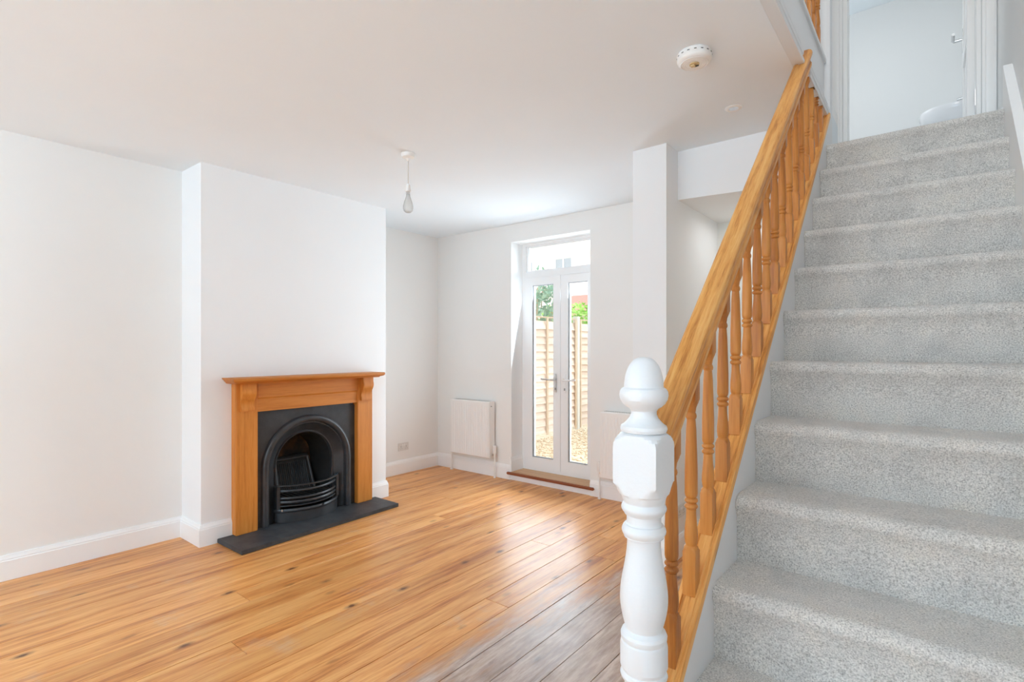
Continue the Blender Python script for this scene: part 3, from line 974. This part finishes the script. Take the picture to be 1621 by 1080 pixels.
for k in range(1, 14):
    y, z = nose(k)
    zb = nose(k - 1)[1] if k > 1 else 0.0
    yb_ = nose(k + 1)[0] + 0.016 if k < 13 else 4.20
    rr_ = 0.027
    pr = [(yb_, z), (y + 0.10, z + 0.001), (y + rr_ + 0.012, z + 0.002)]
    for i in range(9):
        a_ = PI / 2 + (PI * 0.72) * i / 8
        pr.append((y + rr_ + rr_ * math.cos(a_), z - rr_ + rr_ * math.sin(a_) + 0.001))
    pr += [(y + 0.012, z - 0.062), (y + 0.015, z - 0.10), (y + 0.016, zb)]
    pr += [(yb_, zb)] if k < 13 else [(y + 0.06, zb), (y + 0.06, z - 0.12), (yb_, z - 0.12)]
    n = 20
    rings = []
    for i in range(n + 1):
        xa = XS0 if k > 2 else -0.4305       # the two lowest steps stop against the newel
        x = xa + (XS1 - xa) * i / n
        ring = []
        for j, (py, pz) in enumerate(pr):
            wob = 0.0016 * math.sin(x * 23 + k * 1.7) * math.cos(x * 9 + k) if 1 <= j <= 12 else 0
            ring.append((x, py + wob, pz + wob * 0.6))
        rings.append(ring)
    MB().loft(rings).build('carpeted_step', 'carpet', st, smooth=50)

# strings
BR = -0.477                                 # lower right edge of the base rail: z = BR + SL*y
zs = lambda y, c0: c0 + SL * y
MB().prism([(1.097, zs(1.097, BR)), (3.47, zs(3.47, BR)), (3.47, zs(3.47, BR - 0.34)), (1.097, max(0.002, zs(1.097, BR - 0.40)))], 0, -0.4895, XS0 - 0.0003).build('stair_string', 'post_gloss', st)
c0 = -0.428
MB().prism([(0.60, 0.002), (0.60, zs(0.60, c0)), (3.415, zs(3.415, c0)), (3.415, ZL - 0.02), (3.30, ZL - 0.25), (0.85, 0.002)], 0, XS1 + 0.0003, XR - 0.0005).build('wall_string', 'trim_gloss', st, bevel=0.002)

# ------------------------------------------------------------------ banister
bn = thing('stair_banister', (-0.479, 1.05, 0.0), 'varnished pine banister with turned balusters and a white painted newel post', 'banister')
NC = (-0.479, 1.0475)
A = 0.095
nprof = [(0.001, 0.08), (0.45, 0.08), (0.47, 0.046), (0.49, 0.038),
         # lower collar
         (0.60, 0.040), (0.690, 0.040), (0.697, 0.047), (0.703, 0.049), (0.709, 0.047), (0.712, 0.0445), (0.722, 0.049), (0.765, 0.049), (0.772, 0.0475), (0.775, 0.045),
         (0.780, 0.0475), (0.787, 0.048), (0.793, 0.0455), (0.797, 0.040)]
# vase
for i in range(17):
    s = i / 16
    z = 0.800 + 0.185 * s
    if s < 0.34:
        r = 0.038 + 0.0115 * math.sin(PI / 2 * s / 0.34)
    else:
        r = 0.0345 + 0.015 * (0.5 + 0.5 * math.cos(PI * (s - 0.34) / 0.66))
    nprof.append((z, r))
nprof += [(0.990, 0.036), (0.992, 0.041)] + [(0.994 + 0.024 * (i / 6), 0.0405 + 0.0055 * math.sin(PI * i / 6)) for i in range(7)] + [(1.019, 0.037), (1.022, 0.0355), (1.038, 0.0355), (1.040, 0.040)]
nprof += [(1.043 + 0.021 * i / 6, 0.0415 + 0.0055 * math.sin(PI * i / 6)) for i in range(7)]
nprof += [(1.066, 0.0415), (1.071, 0.0445), (1.076, 0.0455), (1.081, 0.0475), (1.084, 0.0520), (1.089, 0.0545), (1.095, 0.0565), (1.101, 0.0605), (1.105, 0.0650), (1.107, 0.0685)]
nprof += [(1.184, 0.0685), (1.191, 0.0660), (1.198, 0.0615), (1.204, 0.0560), (1.209, 0.0490), (1.2108, 0.0435)]
# flared disc, neck, cup, acorn
nprof += [(1.212, 0.041), (1.214, 0.0465), (1.220, 0.0485), (1.226, 0.047), (1.230, 0.041), (1.234, 0.037), (1.242, 0.030), (1.250, 0.0265), (1.257, 0.0265)]
nprof += [(1.262, 0.030), (1.267, 0.0375), (1.273, 0.044), (1.281, 0.0485), (1.290, 0.0505), (1.298, 0.0495), (1.304, 0.046), (1.307, 0.041)]
nprof += [(1.308, 0.0405)] + [(1.309 + 0.062 * math.sin(PI / 2 * i / 10), 0.0005 + 0.040 * math.cos(PI / 2 * i / 10) ** 0.85) for i in range(11)]
turned(A, nprof, (NC[0], NC[1], 0), 64).build('newel_post', 'post_gloss', bn, smooth=24)

# handrail and base rail: sheared sections so that both run at the stair pitch
def rail(name, sec, y0, y1, slope, c0, mat, bevel=0):
    rings = [[(x, y, c0 + slope * y + z) for x, z in sec] for y in (y0, (y0 + y1) / 2, y1)]
    return MB().loft(rings).build(name, mat, bn, smooth=25)


HT = 0.197
hsec = [(-0.506, 0.0 - 0.012), (-0.503, -0.004), (-0.497, 0.0), (-0.462, 0.0), (-0.455, -0.003), (-0.449, -0.010), (-0.4465, -0.020),
        (-0.4475, -0.030), (-0.4535, -0.042), (-0.4560, -0.052), (-0.4545, -0.060), (-0.4500, -0.066), (-0.4495, -0.080), (-0.452, -0.086),
        (-0.462, -0.086), (-0.462, -0.078), (-0.490, -0.078), (-0.490, -0.086), (-0.500, -0.086), (-0.5025, -0.080), (-0.502, -0.066), (-0.497, -0.058), (-0.498, -0.046), (-0.505, -0.034)]
rail('handrail', hsec, 1.0955, 2.835, 0.920, HT, 'pine_rail')
bsec = [(-0.448, 0.0), (-0.448, 0.020), (-0.4495, 0.027), (-0.453, 0.030), (-0.459, 0.030), (-0.4605, 0.036), (-0.4625, 0.037), (-0.4635, 0.030),
        (-0.4945, 0.030), (-0.4955, 0.037), (-0.4975, 0.036), (-0.499, 0.030), (-0.505, 0.030), (-0.5085, 0.027), (-0.510, 0.020), (-0.510, 0.0)]
rail('base_rail', bsec, 1.0955, 3.40, SL, BR, 'pine_rail')

# balusters: bottom on the base rail, top in the groove of the handrail
BL = 0.60
bz = 0.0
def baluster_mesh(L, a=0.0325):
    pr = [(-0.012, 0.05), (0.098, 0.05), (0.104, 0.0188), (0.109, 0.0165), (0.112, 0.0135), (0.115, 0.0135), (0.118, 0.0150), (0.124, 0.0155)]
    for i in range(7):
        s = i / 6
        pr.append((0.130 + 0.072 * s, 0.0165 - 0.0045 * (0.5 - 0.5 * math.cos(PI * s))))
    for zz in (0.207, 0.222):
        pr += [(zz - 0.004, 0.0112)] + [(zz - 0.003 + 0.012 * i / 4, 0.0130 + 0.0035 * math.sin(PI * i / 4)) for i in range(5)] + [(zz + 0.010, 0.0115)]
    pr += [(0.236, 0.0145), (0.243, 0.0158), (0.30, 0.0157), (L - 0.155, 0.0125), (L - 0.130, 0.0105), (L - 0.127, 0.0125), (L - 0.122, 0.0135), (L - 0.117, 0.0125), (L - 0.113, 0.0105), (L - 0.100, 0.0125), (L - 0.092, 0.0155), (L - 0.088, 0.0175), (L - 0.080, 0.05), (L + 0.01, 0.05)]
    return turned(a, pr, (0, 0, 0), 32)


ys = [1.199 + 0.1278 * i for i in range(17)]
base_me = None
for y in ys:
    zb = BR + 0.030 + SL * y
    zt = HT - 0.0785 + 0.92 * y
    lim = H - 0.0085
    L = zt - zb
    if zt > lim:
        L = lim - zb
    full = zt <= lim
    if full and base_me is not None:
        o = base_me.copy()
        COL.objects.link(o)
        o.location = Vector((-0.479, y, zb)) - ORG[bn.name]
        o.scale = (1, 1, 1)
        o.rotation_euler = (0, 0, random.choice((0, PI / 2, PI, -PI / 2)))
        continue
    if full:
        o = baluster_mesh(L).build('baluster', 'pine_upright', bn, smooth=35, loc=(-0.479, y, zb))
        base_me = o
    else:
        # upper balusters run up behind the landing fascia: same turning, cut at the ceiling line
        mbt = baluster_mesh(HT - 0.0785 - BR - 0.030 + (0.92 - SL) * y)
        mbt.v = [(vx, vy, min(vz, L)) for vx, vy, vz in mbt.v]
        mbt.build('baluster', 'pine_upright', bn, smooth=35, loc=(-0.479, y, zb))

# ------------------------------------------------------------------ landing fascia, newel and upper balusters
tf = thing('trim_1', (XF, 2.2, H), 'white moulded fascia along the edge of the upper landing', 'trim', kind='structure')
fpz = [(XF - 0.02, H + 0.001), (XF + 0.006, H + 0.001), (XF + 0.006, 2.800), (XF + 0.0, 2.803), (XF + 0.0, 3.010), (XF + 0.010, 3.014), (XF + 0.012, 3.030), (XF + 0.006, 3.036), (XF - 0.02, 3.036)]
MB().prism(fpz, 1, 0.9, 3.472).build('fascia_board', 'post_gloss', tf)
mo = [(XF + 0.0063, H - 0.008), (XF + 0.030, H - 0.008), (XF + 0.033, H + 0.004), (XF + 0.030, H + 0.014), (XF + 0.020, H + 0.018), (XF + 0.020, H + 0.026), (XF + 0.028, H + 0.034), (XF + 0.030, H + 0.048), (XF + 0.022, H + 0.064), (XF + 0.014, H + 0.070), (XF + 0.014, H + 0.082), (XF + 0.018, H + 0.090), (XF + 0.014, H + 0.100), (XF + 0.0063, H + 0.106)]
MB().prism(mo, 1, 0.9, 2.70).build('moulding', 'post_gloss', tf, smooth=30)
MB().prism(mo, 1, 2.842, 3.472).build('moulding', 'post_gloss', tf, smooth=30)

lb = thing('landing_balustrade', (XF, 3.52, ZL), 'white landing newel with pine balusters at the head of the stairs', 'banister')
np2 = [(-0.13, 0.08), (0.92, 0.08), (0.94, 0.040), (0.955, 0.034), (0.965, 0.0445), (0.985, 0.046), (1.0, 0.038), (1.03, 0.036), (1.045, 0.044), (1.065, 0.044), (1.08, 0.034), (1.25, 0.046), (1.42, 0.036), (1.44, 0.045), (1.46, 0.08), (1.60, 0.08), (1.62, 0.03)]
turned(0.090, np2, (-0.5065, 3.522, ZL), 48).build('newel_post', 'post_gloss', lb, smooth=35)
first = None
for i in range(7):
    y = 2.50 + i * 0.135
    zb = 3.0365
    if first is None:
        first = baluster_mesh(0.82).build('baluster', 'pine_upright', lb, smooth=35, loc=(XF - 0.012, y, zb))
    else:
        o = first.copy()
        COL.objects.link(o)
        o.location = Vector((XF - 0.012, y, zb)) - ORG[lb.name]
MB().box(XF - 0.045, XF + 0.02, 2.3, 3.476, 3.86, 3.92).build('handrail', 'pine_rail', lb, bevel=0.01)

# ------------------------------------------------------------------ bathroom door and frame, basin
d2 = thing('door_2', (-0.13, 4.25, ZL), 'white panelled bathroom door standing open at the head of the stairs', 'door', kind='structure')


def architrave(x0, x1, flip):
    w = x1 - x0
    q = [(0, 0), (0, -0.018), (0.15, -0.020), (0.35, -0.014), (0.70, -0.012), (0.78, -0.016), (1.0, -0.016), (1.0, 0)]
    pts = [((x0 + w * s) if not flip else (x1 - w * s), 4.1997 + d) for s, d in q]
    MB().prism(pts, 2, ZL + 0.001, 4.53).build('architrave', 'trim_gloss', d2, smooth=30)


architrave(-0.548, -0.482, False)
architrave(0.224, 0.288, True)
jm = MB()
jm.box(-0.4778, -0.455, 4.1905, 4.31, ZL + 0.001, 4.4995).box(0.200, 0.2203, 4.1905, 4.31, ZL + 0.001, 4.4995).box(-0.455, 0.200, 4.1905, 4.31, 4.478, 4.4995)
jm.build('door_lining', 'trim_gloss', d2)
LX0, LX1 = 0.162, 0.198
lf = MB()
hy0, hy1 = 4.315, 4.985
lf.box(LX0, LX1, hy0, hy0 + 0.11, ZL + 0.01, 4.47).box(LX0, LX1, hy1 - 0.11, hy1, ZL + 0.01, 4.47)
for za, zc in ((ZL + 0.01, ZL + 0.22), (ZL + 0.85, ZL + 1.0), (4.35, 4.47)):
    lf.box(LX0, LX1, hy0 + 0.11, hy1 - 0.11, za, zc)
lfo = lf.build('door_leaf', 'trim_gloss', d2)
for za, zc in ((ZL + 0.2205, ZL + 0.8495), (ZL + 1.0005, 4.3495)):
    MB().box(LX0 + 0.010, LX1 - 0.010, hy0 + 0.1105, hy1 - 0.1105, za, zc).build('panel', 'trim_gloss', lfo)
MB().box(LX0 - 0.004, LX0 - 0.0003, hy1 - 0.085, hy1 - 0.045, ZL + 0.98, ZL + 1.14).build('handle_plate', 'chrome', lfo)
MB().tube([(LX0 - 0.005, hy1 - 0.065, ZL + 1.07), (LX0 - 0.05, hy1 - 0.065, ZL + 1.07), (LX0 - 0.055, hy1 - 0.08, ZL + 1.07), (LX0 - 0.055, hy1 - 0.18, ZL + 1.07)], 0.010, 10).build('handle_lever', 'chrome', lfo, smooth=50)
MB().box(0.1985, 0.2015, 4.300, 4.316, 2.875, 2.975).build('hinge', 'chrome', d2)
baseboard('baseboard_landing', (XR, 4.18), (XR, 3.74), (-1, 0), 'white skirting on the half landing beside the bathroom door', 0, 0, ZL)

bs = thing('wash_basin', (0.16, 5.74, ZL), 'white ceramic wash basin on a pedestal in the bathroom', 'basin')
def basin_ring(sx, sy, z, cx=0.16, cy=5.74, n=40):
    pts = []
    for i in range(n):
        a_ = 2 * PI * i / n
        cxx, syy = math.cos(a_), math.sin(a_)
        e = 0.78
        x = cx + sx * math.copysign(abs(cxx) ** e, cxx)
        y = cy + sy * math.copysign(abs(syy) ** e, syy)
        pts.append((min(x, XR - 0.002), y, z))
    return pts


zr = 3.350
MB().loft([basin_ring(0.09, 0.09, zr - 0.19, 0.19), basin_ring(0.15, 0.16, zr - 0.155, 0.18), basin_ring(0.21, 0.215, zr - 0.10), basin_ring(0.245, 0.245, zr - 0.045), basin_ring(0.258, 0.255, zr - 0.012), basin_ring(0.256, 0.253, zr),
           basin_ring(0.235, 0.232, zr), basin_ring(0.215, 0.21, zr - 0.03), basin_ring(0.14, 0.14, zr - 0.11), basin_ring(0.03, 0.03, zr - 0.13)]).build('bowl', 'ceramic', bs, smooth=60)
MB().loft([basin_ring(0.10, 0.10, ZL + 0.001, 0.19), basin_ring(0.085, 0.085, ZL + 0.1, 0.19), basin_ring(0.075, 0.075, ZL + 0.5, 0.19), basin_ring(0.095, 0.095, zr - 0.185, 0.19)]).build('pedestal', 'ceramic', bs, smooth=60)
MB().tube([(0.265, 5.74, zr + 0.001), (0.265, 5.74, zr + 0.09), (0.24, 5.74, zr + 0.11), (0.15, 5.74, zr + 0.10)], 0.011, 10).build('tap', 'chrome', bs, smooth=50)

# ------------------------------------------------------------------ garden
gz = -0.02
gb_ = MB().box(-14, 6, 4.66, 20, gz - 0.1, gz)
tag(gb_.build('ground', 'gravel'), 'pale gravel ground of the back garden', 'ground', kind='structure')
ico = bmesh.new()
bmesh.ops.create_icosphere(ico, subdivisions=1, radius=1.0)
iv = [v.co.copy() for v in ico.verts]
ifc = [tuple(v.index for v in f.verts) for f in ico.faces]
ico.free()
vs, fs = [], []
for _ in range(5200):
    y = 4.7 + 4.2 * random.random() ** 0.9
    x = random.uniform(-4.74, -2.2)
    r = random.uniform(0.010, 0.024)
    a_ = random.uniform(0, PI)
    n0 = len(vs)
    ex = random.uniform(0.8, 1.5)
    for v in iv:
        vx, vy = v.x * r * ex, v.y * r
        vs.append((x + vx * math.cos(a_) - vy * math.sin(a_), y + vx * math.sin(a_) + vy * math.cos(a_), gz + r * 0.35 + v.z * r * 0.65))
    fs += [tuple(i + n0 for i in f) for f in ifc]
me = bpy.data.meshes.new('m')
me.from_pydata(vs, [], fs)
tag(link('gravel_stones', me, 'gravel'), 'loose pale gravel stones outside the garden doors', 'gravel', kind='stuff')

FX = -4.85
py = [4.75, 6.0, 7.87, 9.74, 11.6]
for i, y in enumerate(py):
    o = MB().box(FX - 0.05, FX + 0.05, y - 0.045, y + 0.045, gz - 0.05, 1.93).build('fence_post', 'concrete', bevel=0.008)
    tag(o, ['concrete fence post standing against the house wall', 'concrete fence post just before the shrub', 'concrete fence post between the shrub and the bright bush',
            'concrete fence post beyond the bright bush', 'last concrete post at the end of the garden fence'][i], 'post', group='concrete posts of the garden fence')
for i in range(len(py) - 1):
    y0, y1 = py[i] + 0.048, py[i + 1] - 0.048
    f_ = thing('garden_fence', (FX, (y0 + y1) / 2, gz), ['narrow lapped pine fence section next to the house wall', 'lapped pine fence section below the dark shrub',
               'lapped pine fence section in front of the bright bush', 'lapped pine fence section at the end of the garden'][i], 'fence', group='lapped garden fence sections')
    z = 0.03
    while z < 1.78:
        zz = random.uniform(-0.006, 0.006)
        mbx = MB()
        wob = [random.uniform(-0.006, 0.006) for _ in range(7)]
        rings = []
        for j in range(7):
            y = y0 + (y1 - y0) * j / 6
            rings.append([(FX - 0.012, y, z + zz + 0.132), (FX - 0.006, y, z + zz + 0.132), (FX + 0.032, y, z + wob[j]), (FX + 0.018, y, z + wob[j])])
        mbx.loft(rings).build('slat', 'fence_board', f_)
        z += 0.118
    for yy in (y0 + 0.03, (y0 + y1) / 2, y1 - 0.03):
        MB().box(FX + 0.0325, FX + 0.052, yy - 0.02, yy + 0.02, 0.0, 1.86).build('batten', 'fence_upright', f_)
    MB().box(FX - 0.02, FX + 0.02, y0, y1, 1.865, 1.885).build('capping', 'fence_upright', f_)


def shrub(name, c, rx, ry, rz, n, mat, label, size):
    s = thing(name, (c[0], c[1], gz), label, 'shrub')
    vs, fs = [], []
    for _ in range(n):
        while True:
            p = Vector((random.uniform(-1, 1), random.uniform(-1, 1), random.uniform(-1, 1)))
            if 0.15 < p.length < 1:
                break
        p = Vector((c[0] + p.x * rx, c[1] + p.y * ry, c[2] + p.z * rz))
        d = Vector((random.gauss(0, 1), random.gauss(0, 1), random.gauss(-0.3, 0.7))).normalized()
        w = d.orthogonal().normalized()
        w = (w * math.cos(random.uniform(0, 6)) + d.cross(w) * math.sin(random.uniform(0, 6))).normalized()
        q = size * random.uniform(0.6, 1.3)
        up = d.cross(w)
        n0 = len(vs)
        vs += [p, p + d * q * 0.5 + w * q * 0.28, p + d * q + up * q * 0.12, p + d * q * 0.5 - w * q * 0.28]
        fs += [(n0, n0 + 1, n0 + 2), (n0, n0 + 2, n0 + 3)]
    me = bpy.data.meshes.new('m')
    me.from_pydata([tuple(v) for v in vs], [], fs)
    fo = link('foliage', me, mat, s)
    fo['kind'] = 'stuff'
    for j in range(7):
        a_ = random.uniform(0, 2 * PI)
        MB().tube([(c[0] + 0.05 * math.cos(a_), c[1] + 0.05 * math.sin(a_), gz), (c[0] + 0.25 * rx * math.cos(a_), c[1] + 0.25 * ry * math.sin(a_), c[2] * 0.6),
                   (c[0] + 0.7 * rx * math.cos(a_), c[1] + 0.7 * ry * math.sin(a_), c[2] + rz * random.uniform(0, 0.6))], 0.012, 6).build('stem', 'fence_upright', s)


shrub('climbing_shrub', (-5.30, 7.30, 2.28), 0.36, 0.80, 0.50, 800, 'leaf_dark', 'dark blue green shrub hanging over the nearer fence panel', 0.11)
shrub('leafy_bush', (-6.0, 9.7, 1.75), 0.8, 1.2, 0.62, 2200, 'leaf_bright', 'bright green leafy bush growing behind the further fence panel', 0.12)


def house(c, w, d, h, label, roof=True):
    s = thing('brick_house', (c[0], c[1], gz), label, 'house')
    wl = MB().box(c[0] - w / 2, c[0] + w / 2, c[1], c[1] + d, gz, h).build('wall', 'house_brick', s)
    nw = int(w / 2.2)
    for i in range(nw):
        for lv in (0.9, 2.9, 4.9, 7.2):
            if lv + 1.4 > h:
                continue
            x = c[0] - w / 2 + 1.1 + i * 2.2
            wf = MB()
            wf.box(x - 0.5, x - 0.43, c[1] - 0.05, c[1] - 0.0005, lv, lv + 1.3).box(x + 0.43, x + 0.5, c[1] - 0.05, c[1] - 0.0005, lv, lv + 1.3)
            wf.box(x - 0.43, x + 0.43, c[1] - 0.05, c[1] - 0.0005, lv, lv + 0.07).box(x - 0.43, x + 0.43, c[1] - 0.05, c[1] - 0.0005, lv + 1.23, lv + 1.3).box(x - 0.03, x + 0.03, c[1] - 0.05, c[1] - 0.0005, lv + 0.07, lv + 1.23)
            wo = wf.build('window', 'upvc', s)
            MB().box(x - 0.4295, x + 0.4295, c[1] - 0.02, c[1] - 0.001, lv + 0.0705, lv + 1.2295).build('pane', 'grey_gasket', wo)
    if roof:
        MB().prism([(c[1] - 0.3, h - 0.0), (c[1] + d + 0.3, h), (c[1] + d / 2, h + d * 0.3)], 0, c[0] - w / 2 - 0.3, c[0] + w / 2 + 0.3).build('roof', 'roof_tile', s)


house((-14.6, 20.5), 8.4, 6, 10.0, 'pale brick house with white windows beyond the garden fence')
house((-9.2, 16.0), 3.2, 3.0, 2.5, 'low brick outbuilding with a red tiled roof beyond the bush')
